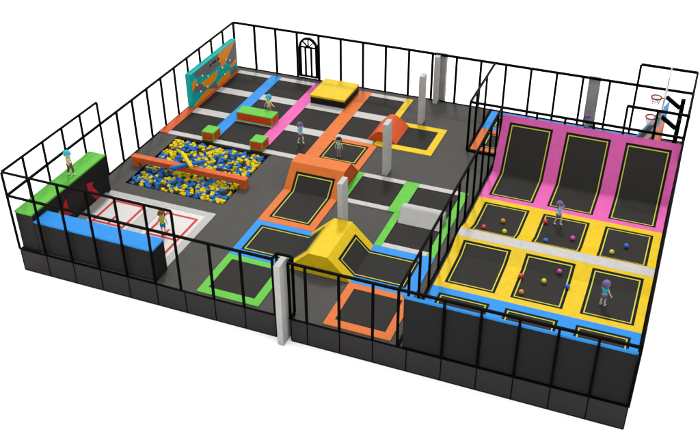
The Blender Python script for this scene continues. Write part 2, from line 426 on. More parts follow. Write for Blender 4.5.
# painted facets, each outline in metres on the wall face: (distance from the front fence, height)
def facet(name, pts, mat, off=.0):
    pts = [(min(max(y, 16.78), 22.86), min(max(z, .06), CZ-.04)) for y, z in pts]
    bm = bmesh.new(); a = [bm.verts.new((cx+off, y, z)) for y, z in pts]; b = [bm.verts.new((cx-.014, y, z)) for y, z in pts]
    bm.faces.new(a); bm.faces.new(b[::-1]); n = len(pts)
    for i in range(n): bm.faces.new([a[i], a[(i+1) % n], b[(i+1) % n], b[i]])
    return mesh_obj(name, bm, mat, cw)
G_, O_ = M['wall_grey'], M['wall_orange']
facet('painted_facet', [(17.2, 2.26), (19.5, 2.26), (20.32, 2.2), (20.32, 1.78), (20.6, 1.45), (19.2, 1.42), (17.42, 1.87)], G_)
facet('painted_facet', [(20.36, 2.27), (22.73, 2.27), (22.0, 1.80), (21.31, 1.27), (20.66, 1.18), (20.36, 1.75)], O_)
facet('painted_facet', [(22.77, 2.24), (22.84, 1.01), (21.95, .86), (21.36, 1.26), (22.03, 1.77)], G_)
facet('painted_facet', [(17.9, 1.24), (20.21, 1.20), (19.76, .72), (18.65, .59)], O_)
facet('painted_facet', [(16.82, 1.71), (17.34, 1.79), (17.41, 1.52), (16.82, 1.12)], O_)
facet('painted_facet', [(17.40, 1.49), (17.84, 1.25), (18.62, .56), (18.02, .60), (16.85, 1.05)], G_, -.001)
facet('painted_facet', [(16.8, .05), (16.95, .2), (18.63, .5), (19.7, .05)], O_)
facet('painted_facet', [(18.72, .55), (19.73, .60), (19.97, .1), (19.75, .06)], G_)
facet('painted_facet', [(19.95, .3), (20.3, .45), (21.65, .55), (21.74, .06), (20.0, .06)], O_)
facet('painted_facet', [(21.8, .08), (22.84, .08), (22.6, .52), (22.05, .42)], G_)
facet('painted_facet', [(21.76, .82), (22.84, 1.0), (22.75, .72), (21.95, .62)], O_, .001)
for y, z in [(18.11, 1.7), (18.81, 1.34), (17.38, 1.36), (18.64, .67), (17.73, .75), (21.29, 1.49), (21.8, 1.23), (20.74, 1.13), (20.98, .54)]:
    bm = bmesh.new(); sphere(bm, (cx+.02, y, z), .085, (.55, 1, .9), 10); mesh_obj('hold', bm, M['hold'], cw)
facet('logo_plate', [(19.5, 1.86), (20.08, 1.86), (20.08, 2.02), (19.5, 2.02)], M['black'], .006)
for y, z in ((19.25, 1.93), (20.36, 1.92)):
    bm = bmesh.new(); sphere(bm, (cx, y, z), .1, (.3, 1, 1), 10); mesh_obj('logo_dot', bm, M['steel'], cw)

# orange framed trampoline at the head of the ramp
trampoline('orange framed trampoline with yellow border where the black-haired child stands', M['orange'], FLAT, 'y', (13.3, 16.5, 10.372, 13.13), (13.88, 16.1, 10.39, 12.72))
# yellow frame + hump
t = thing('trampoline', 'black trampoline in a yellow frame right of the orange hump', 'trampoline', (15, 18, 0))
bm = bmesh.new(); ring(bm, FLAT, 'y', (16.44, 19.8, 12.85, 16.46), (16.94, 19.32, 13.22, 16.03), PADT, PADB); mesh_obj('safety_pad', bm, M['yellow'], t)
bm = bmesh.new(); box(bm, 13.22, 16.03, 16.94, 19.32, -.026, BEDT); mesh_obj('bed', bm, M['bed'], t)
bm = bmesh.new()
hump = [(12.3, .034), (12.72, .5), (12.9, .64), (13.06, .69), (13.24, .67), (13.5, .53), (13.85, .28), (14.12, .034)]
prism(bm, hump, 'x', 16.96, 19.38)
tag(mesh_obj('foam_hump', bm, M['deep_orange']), 'deep orange foam hump between a plain bed and the yellow framed one', 'foam hump')

# ------------------------------------------------------------------ foam pit
bm = bmesh.new(); x0, x1, y0, y1 = PIT; zf = -.75
box(bm, x0, x1, y0, y1, zf-.05, zf)
for a in ((x0, x0+.04, y0, y1), (x1-.04, x1, y0, y1), (x0+.04, x1-.04, y0, y0+.04), (x0+.04, x1-.04, y1-.04, y1)): box(bm, *a, zf, -.032)
tag(mesh_obj('pit_lining', bm, M['pitdark']), 'dark lining of the sunken foam pit', 'pit lining')
bm = bmesh.new(); soft = [(x0-.1, x1+.12, y1+.005, y1+.17)]
box(bm, x0, x1+.05, y1+.0, y1+.2, -.028, -.012)
tag(mesh_obj('edge_strip', bm, M['rim']), 'thin black strip along the rear edge of the foam pit', 'edge strip')
cube_bm = bmesh.new(); bmesh.ops.create_cube(cube_bm, size=1)
bmesh.ops.bevel(cube_bm, geom=list(cube_bm.edges), offset=.05, segments=1, affect='EDGES')
cme = {}
for k in ('foam_yellow', 'foam_blue', 'foam_black'):
    me = bpy.data.meshes.new('foam_cube'); cube_bm.to_mesh(me); me.materials.append(M[k]); cme[k] = me
cubes = []
nx, ny = 29, 25
for j in range(ny):
    for i in range(nx):
        x = x0+.14+(x1-x0-.28)*(i+.5)/nx+random.uniform(-.07, .07); y = y0+.1+(y1-y0-.25)*(j+.5)/ny+random.uniform(-.07, .07)
        u = .5+.5*math.sin(2.1*x+1.7*math.sin(1.9*y))*math.cos(2.3*y+1.3*math.sin(2.7*x)); u = u*.45+random.random()*.55; k = 'foam_yellow' if u < .445 else 'foam_black' if (u > .47 and random.random() < .5) else 'foam_blue'
        s = random.uniform(.165, .21); z = (-.14 if k == 'foam_black' else -.09)+random.uniform(-.035, .035)
        cubes.append((x, y, z, s, k))
order = sorted(range(len(cubes)), key=lambda q: (cubes[q][4] == 'foam_black', cubes[q][1]))
single = set(order[:300])
rest = bmesh.new(); rest_layers = ['foam_yellow', 'foam_blue', 'foam_black']
cname2 = {'foam_yellow': 'yellow foam cube lying loose in the foam pit', 'foam_blue': 'blue foam cube lying loose in the foam pit', 'foam_black': 'black foam cube lying loose in the foam pit'}
for q, (x, y, z, s, k) in enumerate(cubes):
    mx = Matrix.Translation((x, y, z)) @ Matrix.Rotation(random.uniform(0, math.pi/2), 4, 'Z') @ Matrix.Rotation(random.uniform(-.5, .5), 4, 'X') @ Matrix.Rotation(random.uniform(-.5, .5), 4, 'Y') @ Matrix.Diagonal((s, s*random.uniform(1, 1.25), s, 1))
    if q in single:
        o = bpy.data.objects.new('foam_cube', cme[k]); COL.objects.link(o); o.matrix_world = mx
        tag(o, cname2[k], 'foam cube', 'foam cubes in the pit')
    else:
        t_ = cube_bm.copy(); bmesh.ops.transform(t_, matrix=mx, verts=t_.verts)
        for f in t_.faces: f.material_index = rest_layers.index(k)
        merge(rest, t_)
o = mesh_obj('foam_cubes', rest, [M[k] for k in rest_layers]); tag(o, 'heap of yellow, blue and black foam cubes filling the rear of the pit', 'foam cubes', kind='stuff')
# beam over the pit
t = thing('balance_beam', 'long orange balance beam across the foam pit', 'balance beam', (4.4, 9.35, 0))
bm = bmesh.new(); soft_box(bm, .72, 8.08, 9.14, 9.54, .3, .62, .03); mesh_obj('beam', bm, M['beam'], t)
for a, b in ((.74, 1.16), (7.66, 8.06)):
    bm = bmesh.new(); soft_box(bm, a, b, 9.16, 9.52, -.028, .3, .02); mesh_obj('leg', bm, M['beam'], t)
def rod(label, p0, p1, r, mat):
    t = thing('padded_stick', label, 'jousting stick', p0, 'padded sticks on the beam')
    p0 = Vector(p0); p1 = Vector(p1); d = (p1-p0).normalized()
    bm = bmesh.new(); tube(bm, p0, p1, r, n=18); mesh_obj('shaft', bm, mat, t, smooth=False)
    for p, s in ((p0, -1), (p1, 1)):
        bm = bmesh.new(); tube(bm, p, p+d*s*.05, r*.96, r*.7, n=18); mesh_obj('end_cap', bm, mat, t)
rod('blue padded stick lying on the orange beam', (3.68, 8.62, .74), (5.1, 10.0, .75), .115, M['foam_blue'])
rod('yellow padded stick lying across the blue one on the beam', (3.58, 10.1, .93), (4.93, 8.84, .965), .11, M['foam_yellow'])

# ------------------------------------------------------------------ performance court (front left)
ct = thing('sports_court', 'white court with red lines and grey edging beside the blue platform', 'court', (4.4, 3.8, 0))
cf = FLAT
bm = bmesh.new(); ring(bm, cf, 'y', (.2, 6.4, 1.14, 7.7), (.6, 6.0, 1.6, 7.26), .03, -.028); mesh_obj('edging', bm, M['court_grey'], ct)
bm = bmesh.new(); box(bm, 1.6, 7.26, .6, 6.0, -.026, .02); mesh_obj('surface', bm, M['court_white'], ct)
bm = bmesh.new(); box(bm, 4.06, 4.83, .6, 6.0, .02, .024); mesh_obj('centre_band', bm, M['court_band'], ct)
bm = bmesh.new()
for x in (4.045, 4.845): box(bm, x-.012, x+.012, .6, 6.0, .0242, .026)
mesh_obj('seam', bm, M['court_mid_grey'], ct)
def lines(x0, x1):
    bm = bmesh.new(); w = .07; a, b = .024, .028
    box(bm, x0-w, x0+w, .9, 5.6, a, b); box(bm, x1-w, x1+w, .9, 5.6, a, b)
    for y in (5.55, 3.52): box(bm, x0+w, x1-w, y-w, y+w, a, b)
    xm = (x0+x1)/2; box(bm, xm-w, xm+w, 3.58, 4.25, a, b)
    mesh_obj('red_lines', bm, M['red_line'], ct)
lines(1.92, 3.75); lines(5.22, 7.0)
bm = bmesh.new(); prism(bm, [(1.14, .032), (1.14, .16), (1.48, .032)], 'x', 1.25, 5.95); mesh_obj('edge_wedge', bm, M['court_mid_grey'], ct)  # low sloped strip, a darker grey than the rest of the edging

gp = thing('padded_platform', 'tall green topped platform with black sides and red arrows', 'platform', (.6, 3.3, 0), 'padded platforms')
bm = bmesh.new(); box(bm, .1, 1.1, .15, 6.42, -.026, 2.16); mesh_obj('side_panels', bm, M['black'], gp)
bm = bmesh.new(); soft_box(bm, .07, 1.115, .13, 6.45, 2.16, 2.27, .025); mesh_obj('top_pad', bm, M['green'], gp)
def face_shape(name, pts, mat, x=1.1, th=.012, parent=gp):
    bm = bmesh.new(); a = [bm.verts.new((x+th, y, z)) for y, z in pts]; b = [bm.verts.new((x+.0005, y, z)) for y, z in pts]; n = len(pts)
    bm.faces.new(a); bm.faces.new(b[::-1])
    for i in range(n): bm.faces.new([a[i], a[(i+1) % n], b[(i+1) % n], b[i]])
    return mesh_obj(name, bm, mat, parent)
face_shape('lighter_panel', [(2.2, 1.15), (2.95, 1.68), (4.28, 1.54), (4.3, 1.05), (3.1, .3), (2.3, .3)], M['climbpanel'], th=.006)
face_shape('red_arrow', [(4.5, 1.50), (5.08, 1.32), (4.93, 1.12), (5.62, .06), (5.17, .035), (4.74, .70), (4.58, .92)], M['arrow'])
face_shape('red_arrow', [(2.72, 1.68), (2.42, 1.30), (2.38, .92), (2.5, .62), (3.12, .56), (2.82, .9), (2.78, 1.2)], M['arrow'])
def face_line(p, q, w=.02):
    d = Vector((q[0]-p[0], q[1]-p[1])).normalized(); n = Vector((-d.y, d.x))*w
    face_shape('red_outline', [(p[0]+n.x, p[1]+n.y), (q[0]+n.x, q[1]+n.y), (q[0]-n.x, q[1]-n.y), (p[0]-n.x, p[1]-n.y)], M['arrow_line'])
face_line((2.98, 1.68), (4.28, 1.54)); face_line((4.25, 1.02), (3.2, .5)); face_line((2.74, 1.4), (2.98, 1.68))
face_shape('yellow_patch', [(2.0, 1.25), (2.2, 1.3), (2.2, .95), (2.0, .9)], M['ball_orange'])
bp = thing('padded_platform', 'long blue topped platform with black sides along the front fence', 'platform', (4.4, .7, 0), 'padded platforms')
bm = bmesh.new(); box(bm, 1.13, 7.85, .15, 1.18, .034, 1.78); mesh_obj('side_panels', bm, M['black'], bp)
bm = bmesh.new(); soft_box(bm, 1.13, 7.87, .13, 1.2, 1.78, 1.87, .02); mesh_obj('top_pad', bm, M['blue'], bp)

# ------------------------------------------------------------------ centre: small frames, ramps
trampoline('plain black trampoline in a green frame by the front fence', M['green'], FLAT, 'y', (.26, 3.5, 9.97, 13.22), (.71, 3.12, 10.37, 12.8), border=False)
trampoline('plain black trampoline in an orange frame by the front fence', M['orange'], FLAT, 'y', (.25, 3.5, 16.46, 19.7), (.71, 3.12, 16.86, 19.3), border=False)
# orange wedge: solid body
RAMP = [(6.76, 0), (10.0, 0), (11.15, 1.14), (12.1, 1.14), (13.25, 0.0), (13.3, 0)]
t = thing('trampoline_ramp', 'orange ramp with a bent bordered trampoline running up to a flat ridge', 'trampoline ramp', (11.56, 10, 0), 'trampoline ramps')
bm = bmesh.new(); prism(bm, [(10.03, -.028), (11.16, 1.11), (12.09, 1.11), (13.25, -.028)], 'y', 9.99, 13.14); mesh_obj('wedge_body', bm, M['deep_orange'], t)
bm = bmesh.new()
bed = (7.2, 10.8, 10.41, 12.75)
ring(bm, RAMP, 'y', (6.76, 13.25, 9.97, 13.16), bed, PADT, PADB+.002); mesh_obj('safety_pad', bm, M['orange'], t)
bed_on(t, RAMP, 'y', bed)
# yellow wedge with two bent trampolines
YW = [(9.97, 0), (13.17, 0), (14.37, 1.14), (15.32, 1.14), (16.47, 0), (19.68, 0)]
t = thing('foam_wedge', 'big yellow foam wedge between the two blue framed trampolines', 'foam wedge', (14.8, 5.1, 0))
bm = bmesh.new(); prism(bm, [(13.2, -.028), (14.37, 1.10), (15.32, 1.10), (16.44, -.028)], 'x', 3.52, 6.74); mesh_obj('wedge_body', bm, M['yellow'], t)
bl = (10.38, 14.07, 4.03, 6.36); br = (15.66, 19.1, 4.03, 6.3)
bm = bmesh.new()
slab(bm, YW, 'x', 13.17, bl[1], 3.5, bl[2], PADT, PADB+.004); slab(bm, YW, 'x', 13.17, bl[1], bl[3], 6.76, PADT, PADB+.004)
slab(bm, YW, 'x', bl[1], br[0], 3.5, 6.76, PADT, PADB+.004)
slab(bm, YW, 'x', br[0], 16.47, 3.5, br[2], PADT, PADB+.004); slab(bm, YW, 'x', br[0], 16.47, br[3], 6.76, PADT, PADB+.004)
mesh_obj('pad_cover', bm, M['yellow'], t)
def bent(label, bed, pads):
    t = thing('trampoline', label, 'trampoline', ((bed[0]+bed[1])/2, 5.2, 0), 'bent trampolines on the yellow wedge')
    bm = bmesh.new()
    for s in pads: slab(bm, YW, 'x', *s, PADT, PADB)
    mesh_obj('safety_pad', bm, M['blue'], t); bed_on(t, YW, 'x', bed, .004)
bent('blue framed bent trampoline climbing the left slope of the yellow wedge', bl,
     [(9.97, bl[0], 3.51, 6.74), (bl[0], 13.165, 3.51, bl[2]), (bl[0], 13.165, bl[3], 6.74)])
bent('blue framed bent trampoline climbing the right slope of the yellow wedge', br,
     [(br[1], 19.68, 3.51, 6.82), (16.475, br[1], 3.51, br[2]), (16.475, br[1], br[3], 6.82)])
# green and pale grey double bed area
gg = 'pads around the plain beds left of the partition fence'
pad('short green pad beside the dark side of the orange ramp', M['green'], 13.17, 13.55, 10.02, 13.25, gg)
pad('pale grey pad behind the plain bed beside the ramp', M['white'], 13.55, 16.05, 12.86, 13.25, gg)
pad('pale grey pad in front of the plain bed beside the ramp', M['white'], 13.55, 16.05, 10.03, 10.41, gg)
pad('wide green pad between the two rear plain beds', M['green'], 16.05, 16.84, 10.02, 13.25, gg)
pad('narrow green pad running forward to the blue frame', M['green'], 16.46, 16.86, 6.83, 10.015, gg)
pad('pale grey pad behind the plain bed at the partition fence', M['white'], 16.84, 19.25, 12.86, 13.25, gg)
pad('long green pad along the partition fence', M['green'], 19.25, 19.66, 6.83, 13.25, gg)
pad('pale grey pad between the blue frame and a plain bed', M['white'], 16.86, 19.25, 6.83, 7.2, gg)
pb = 'plain trampolines left of the partition fence'
plain_bed('plain black bed beside the orange ramp between two pale pads', 13.55, 16.05, 10.41, 12.86, pb)
plain_bed('plain black bed behind the pale grey bolster', 16.84, 19.25, 10.34, 12.86, pb)
plain_bed('plain black bed in front of the pale grey bolster', 16.86, 19.25, 7.2, 9.15, pb)
bm = bmesh.new()
prof = [(9.16, .008), (9.78, .56), (9.84, .605), (9.93, .64), (10.05, .655), (10.17, .64), (10.25, .59), (10.29, .5), (10.32, .008)]
prism(bm, prof, 'y', 16.9, 19.24)
bmesh.ops.recalc_face_normals(bm, faces=bm.faces)
ends = [e for e in bm.edges if abs(e.verts[0].co.x-e.verts[1].co.x) < 1e-5 and max(v.co.z for v in e.verts) > .3]
bmesh.ops.bevel(bm, geom=ends, offset=.05, segments=3, affect='EDGES')
tag(mesh_obj('foam_bolster', bm, M['bolster']), 'pale grey sloping foam bolster between two plain beds', 'foam bolster')

# ------------------------------------------------------------------ right arena
bx = [(20.26, 23.5, 20.69, 23.14), (23.5, 26.72, 23.88, 26.32), (26.72, 29.94, 27.12, 29.54)]
cn = ['beside the partition fence', 'in the middle', 'along the right fence']
YF = [(4.78, 0), (7.6, 0), (8.68, .36)]
YB = [(9.42, .36), (10.45, 0), (13.17, 0)]
PK = [(13.17, 0), (16.05, 0), (17.74, 2.85)]
BF = [(.13, 2.8), (1.8, 0), (4.78, 0)]
yfl = ['empty yellow framed trampoline in the front row, no balls on it', 'yellow framed trampoline in the front row with five balls on it', 'yellow framed trampoline in the front row with the purple-haired child']
ybl = ['yellow framed trampoline below the pink wall with red, orange and yellow balls', 'yellow framed trampoline below the pink wall with a capped child in mid stride', 'yellow framed bed below the pink wall with one blue and one yellow ball']
for i, (a, b, c, d) in enumerate(bx):
    trampoline('blue framed bent trampoline inside the black front wall, %s' % cn[i], M['blue'], BF, 'y', (.13, 4.78, a, b), (.4, 4.33, c, d), group='blue wall trampolines')
    trampoline(yfl[i], M['yellow'], YF, 'y', (4.78, 8.68, a, b), (5.18, 8.5, c, d), group='yellow trampolines')
    trampoline(ybl[i], M['yellow'], YB, 'y', (9.42, 13.17, a, b), (9.5, 12.77, c, d), group='yellow trampolines')
    trampoline('tall black trampoline curving up the pink wall, %s' % cn[i], M['pink'], PK, 'y', (13.17, 17.739, a, b), (13.55, 17.54, c, d), group='pink wall trampolines')
bm = bmesh.new()
for k in range(3):
    w = (29.94-20.26)/3; soft_box(bm, 20.26+w*k+.001, 20.26+w*(k+1)-.001, 8.68, 9.42, .3, .39, .008)
tag(mesh_obj('safety_pad', bm, M['white']), 'raised pale grey pad across the whole arena between the yellow rows', 'safety pad')
bm = bmesh.new(); prism(bm, [(7.7, -.029), (8.7, .31), (9.4, .31), (10.35, -.029)], 'y', 20.3, 29.9)
tag(mesh_obj('support_ridge', bm, M['black']), 'low black support under the raised pale grey pad', 'support')
# walls carrying the slopes
t = thing('padded_wall', 'black padded front wall with blue top edge below the arena fence', 'padded wall', (25, .08, 0), 'padded arena walls')
edges = [20.3]+[S*k for k in range(14, 19)]+[29.93]
for i in range(len(edges)-1):
    bm = bmesh.new(); box(bm, edges[i]+.01, edges[i+1]-.01, .075, .115, .032, 2.72); mesh_obj('panel', bm, M['black'], t)
bm = bmesh.new(); soft_box(bm, 20.29, 29.94, .05, .17, 2.72, 2.83, .03); mesh_obj('top_pad', bm, M['blue'], t)
for x in (20.3, 29.9):
    bm = bmesh.new(); prism(bm, [(.12, -.03), (.12, 2.68), (1.74, -.03)], 'y', x, x+.03); mesh_obj('side_panel', bm, M['black'], t)
t = thing('padded_wall', 'black backed wall behind the pink slope with thin blue top edge', 'padded wall', (25, 17.75, 0), 'padded arena walls')
bm = bmesh.new(); box(bm, 20.27, 29.93, 17.755, 17.79, -.03, 2.69); mesh_obj('panel', bm, M['black'], t)
bm = bmesh.new(); soft_box(bm, 20.26, 29.94, 17.745, 17.795, 2.7, 2.815, .012); mesh_obj('top_pad', bm, M['blue'], t)
for x in (20.3, 29.9):
    bm = bmesh.new(); prism(bm, [(16.15, -.03), (17.73, 2.66), (17.73, -.03)], 'y', x, x+.03); mesh_obj('side_panel', bm, M['black'], t)

# ------------------------------------------------------------------ basketball lanes
LANE = [(18.36, 0), (27.3, 0), (28.82, 2.6)]
def lane(label, mat, y0, y1):
    t = trampoline(label, mat, LANE, 'x', (18.36, 28.82, y0, y1), (18.88, 28.5, y0+.42, y1-.42), group='basketball lanes', name='dunk_lane')
    bm = bmesh.new(); prism(bm, [(27.42, -.03), (28.8, 2.5), (28.8, -.03)], 'x', y0+.02, y1-.02); mesh_obj('ramp_support', bm, M['black'], t)
    return t
lane('orange framed lane rising to the nearer hoop', M['orange'], 18.1, 20.83)
lane('blue framed lane rising to the farther hoop', M['blue'], 20.84, 23.3)
def hoop(label, y):
    t = thing('basketball_hoop', label, 'basketball hoop', (29.52, y, 0), 'basketball hoops')
    bm = bmesh.new(); soft_box(bm, 29.43, 29.68, y-.13, y+.13, -.028, 3.42, .02); mesh_obj('post', bm, M['steel'], t)
    bm = bmesh.new()
    bar(bm, (29.45, y, 2.85), (28.62, y, 3.42), .2); mesh_obj('arm', bm, M['steel'], t)
    bm = bmesh.new(); soft_box(bm, 28.54, 28.61, y-.85, y+.85, 3.2, 4.95, .01); bd = mesh_obj('backboard', bm, M['board'], t)
    bm = bmesh.new()
    for a in ((y-.3, y+.3, 3.4, 3.45), (y-.3, y+.3, 3.85, 3.9), (y-.3, y-.25, 3.45, 3.85), (y+.25, y+.3, 3.45, 3.85)): box(bm, 28.532, 28.541, *a)
    mesh_obj('target_square', bm, M['rim_red'], bd)
    cx_, cz = 28.08, 3.3; r = .3; n = 24
    bm = bmesh.new()
    P = [(cx_+r*math.cos(2*math.pi*k/n), y+r*math.sin(2*math.pi*k/n), cz) for k in range(n)]
    for k in range(n): tube(bm, P[k], P[(k+1) % n], .045, n=8)
    bar(bm, (cx_+r, y, cz), (28.56, y, cz), .07)
    rm = mesh_obj('rim', bm, M['rim_red'], t)
    bm = bmesh.new(); lv = [(0, r), (.13, r*.86), (.27, r*.72), (.42, r*.62)]; m = 14
    for j in range(3):
        for k in range(m):
            for s in (0, 1):
                a0 = 2*math.pi*(k+.5*(j % 2))/m; a1 = a0+(math.pi/m)*(1 if s else -1)
                p = (cx_+lv[j][1]*math.cos(a0), y+lv[j][1]*math.sin(a0), cz-lv[j][0]); q = (cx_+lv[j+1][1]*math.cos(a1), y+lv[j+1][1]*math.sin(a1), cz-lv[j+1][0])
                tube(bm, p, q, .02, n=4, caps=False)
    mesh_obj('net', bm, M['net'], rm)
hoop('nearer basketball hoop with red rim, lower in the picture', 19.5)
hoop('farther basketball hoop with red rim, higher in the picture', 22.1)

# ------------------------------------------------------------------ balls
balls = [('red', 21.32, 10.02, 'red ball left of a yellow and an orange ball on the far row bed'), ('orange', 22.07, 11.15, 'orange ball behind a red and a yellow ball on the far row bed'),
         ('yellow', 22.41, 10.0, 'yellow ball near the grey pad below the orange ball'), ('red', 24.14, 11.89, 'red ball in the far left corner beside the capped child'),
         ('blue', 24.54, 9.95, 'blue ball near the grey pad below the capped child'), ('pink', 25.74, 10.9, 'pink ball to the right of the capped child'),
         ('yellow', 27.77, 10.35, 'yellow ball near the grey pad on the bed with only two balls'), ('blue', 28.37, 11.2, 'blue ball on the bed with only two balls'),
         ('red', 24.01, 6.83, 'red ball on the left border line of the middle front bed'), ('orange', 24.31, 5.62, 'orange ball at the near left corner of the middle front bed'),
         ('yellow', 25.12, 6.84, 'yellow ball in the centre of the middle front bed'), ('pink', 25.67, 7.78, 'pink ball at the far side of the middle front bed'),
         ('blue', 26.24, 6.82, 'blue ball on the right border line of the middle front bed')]
def prof_z(P, h):
    for i in range(len(P)-1):
        if P[i][0] <= h <= P[i+1][0]: return P[i][1]+(h-P[i][0])/(P[i+1][0]-P[i][0])*(P[i+1][1]-P[i][1])
    return 0
for c, x, y, lab in balls:
    z = prof_z(YF, y) if y < 8.7 else prof_z(YB, y)
    bm = bmesh.new(); r = .125; sphere(bm, (x, y, z+r+.015), r, seg=24)
    tag(mesh_obj('play_ball', bm, M['ball_'+c], smooth=True), lab, 'ball', 'balls on the yellow trampolines')

# ------------------------------------------------------------------ people
def skin_mesh(name, verts, edges, radii, root, mat, parent, sub=1):
    me = bpy.data.meshes.new(name); bm = bmesh.new()
    lay = bm.verts.layers.skin.verify()
    vs = [bm.verts.new(v) for v in verts]
    for a, b in edges: bm.edges.new((vs[a], vs[b]))
    for i, v in enumerate(vs):
        rr = radii[i]; v[lay].radius = rr if isinstance(rr, tuple) else (rr, rr); v[lay].use_root = (i in root)
    bm.to_mesh(me); bm.free()
    o = bpy.data.objects.new(name, me); COL.objects.link(o)
    md = o.modifiers.new('s', 'SKIN'); md.use_smooth_shade = True
    m2 = o.modifiers.new('u', 'SUBSURF'); m2.levels = sub
    dg = bpy.context.evaluated_depsgraph_get(); ev = o.evaluated_get(dg)
    new = bpy.data.meshes.new_from_object(ev); bpy.data.objects.remove(o); bpy.data.meshes.remove(me)
    return new
def person(label, loc, yaw, pose, hair, shirt, legs, lowmat=None, shoes=None, cap=False, sleeve=.5, scale=1.0, longlegs=False, hairr=1.0):
    """pose: joint positions in metres, facing -y, x to the person's left... plain coordinates"""
    t = thing('person', label, 'person', loc, 'children playing in the park')
    J = dict(pel=(0, 0, .70), wai=(0, 0, .84), che=(0, 0, 1.0), nec=(0, 0, 1.13), hea=(0, 0, 1.18),
             shL=(.14, 0, 1.07), elL=(.22, .02, .9), wrL=(.25, -.03, .73), shR=(-.14, 0, 1.07), elR=(-.22, .02, .9), wrR=(-.25, -.03, .73),
             hiL=(.075, 0, .66), knL=(.085, -.01, .38), anL=(.085, .02, .08), toL=(.09, -.11, .035),
             hiR=(-.075, 0, .66), knR=(-.085, -.01, .38), anR=(-.085, .02, .08), toR=(-.09, -.11, .035))
    J.update(pose); V = {k: Vector(v) for k, v in J.items()}
    order = list(V)
    idx = {k: i for i, k in enumerate(order)}; verts = [V[k] for k in order]
    rad = dict(pel=(.095, .085), wai=(.088, .072), che=(.105, .08), nec=.042, hea=.05, shL=.05, elL=.034, wrL=.025, shR=.05, elR=.034, wrR=.025,
               hiL=.078, knL=.052, anL=.033, toL=.03, hiR=.078, knR=.052, anR=.033, toR=.03)
    E = [('pel', 'wai'), ('wai', 'che'), ('che', 'nec'), ('nec', 'hea'), ('che', 'shL'), ('shL', 'elL'), ('elL', 'wrL'), ('che', 'shR'), ('shR', 'elR'), ('elR', 'wrR'),
         ('pel', 'hiL'), ('hiL', 'knL'), ('knL', 'anL'), ('anL', 'toL'), ('pel', 'hiR'), ('hiR', 'knR'), ('knR', 'anR'), ('anR', 'toR')]
    edges = [(idx[a], idx[b]) for a, b in E]; radii = [rad[k] for k in order]; roots = [idx['pel']]
    # palms and five fingers on each hand
    for s in ('L', 'R'):
        w = V['wr'+s]; d = (w-V['el'+s]).normalized(); side = d.cross(Vector((0, 1, 0)));
        side = side.normalized() if side.length > .1 else Vector((1, 0, 0))
        palm = w+d*.05; verts.append(palm); radii.append((.03, .018)); pi = len(verts)-1; edges.append((idx['wr'+s], pi))
    me = skin_mesh('body', verts, edges, radii, roots, None, t)
    bm = bmesh.new(); bm.from_mesh(me); bpy.data.meshes.remove(me)
    for s in ('L', 'R'):
        w = V['wr'+s]; d = (w-V['el'+s]).normalized(); side = Vector((0, 1, 0)) if abs(d.y) < .8 else Vector((1, 0, 0))
        side = (side-d*side.dot(d)).normalized(); nrm = d.cross(side)
        for q, (o_, ln) in enumerate(((-.026, .045), (-.009, .056), (.009, .052), (.025, .040))):
            a = w+d*.055+side*o_; b = a+d*ln*.6+nrm*.006; c = b+d*ln*.4+nrm*.016
            tube(bm, a, b, .010, .009, 6); tube(bm, b, c, .009, .006, 6)
        a = w+d*.03-side*.026; b = a+d*.02-side*.03; tube(bm, a, b, .011, .009, 6); tube(bm, b, b+d*.025-side*.004, .009, .006, 6)
    hc = V['hea']+Vector((0, 0, .15)); HR = .185
    sphere(bm, hc, HR, (.92, .95, 1.06), 20)
    sphere(bm, hc+Vector((0, -HR*.96, -.03)), .022, (.8, 1, 1), 8)
    for s in (-1, 1): sphere(bm, hc+Vector((s*HR*.92, 0, -.02)), .035, (.4, .7, 1), 8)
    body = mesh_obj('body', bm, M['skin'], None, smooth=True)
    parts = [body]
    def sub(name, names, radmul, mat, extra=None, cut=None):
        vs = []; rr = []; es = []; mp = {}
        for k, p, r_ in names:
            mp[k] = len(vs); vs.append(p); rr.append(r_)
        for a, b in cut: es.append((mp[a], mp[b]))
        me = skin_mesh(name, vs, es, rr, [0], mat, None); me.materials.append(mat)
        for p in me.polygons: p.use_smooth = True
        o = bpy.data.objects.new(name, me); COL.objects.link(o); parts.append(o); return o
    sl = lambda a, b, f: V[a].lerp(V[b], f)
    nm = [('che', V['che'], (.122, .098)), ('wai', V['wai'], (.112, .092)), ('pel', sl('pel', 'wai', .15), (.118, .102)), ('nec', sl('che', 'nec', .6), .07)]
    ct_ = [('che', 'wai'), ('wai', 'pel'), ('che', 'nec')]
    for s in 'LR':
        nm += [('sh'+s, V['sh'+s], .064), ('sl'+s, sl('sh'+s, 'el'+s, sleeve), .052)]; ct_ += [('che', 'sh'+s), ('sh'+s, 'sl'+s)]
    sub('shirt', nm, 1, shirt, cut=ct_)
    nm = [('pel', V['pel'], (.112, .10))]; ct_ = []
    for s in 'LR':
        nm += [('hi'+s, V['hi'+s], .092), ('kn'+s, sl('hi'+s, 'kn'+s, 1.0 if longlegs else .8), .068)]; ct_ += [('pel', 'hi'+s), ('hi'+s, 'kn'+s)]
        if longlegs: nm.append(('an'+s, sl('kn'+s, 'an'+s, .85), .048)); ct_.append(('kn'+s, 'an'+s))
    sub('trousers' if longlegs else 'shorts', nm, 1, legs, cut=ct_)
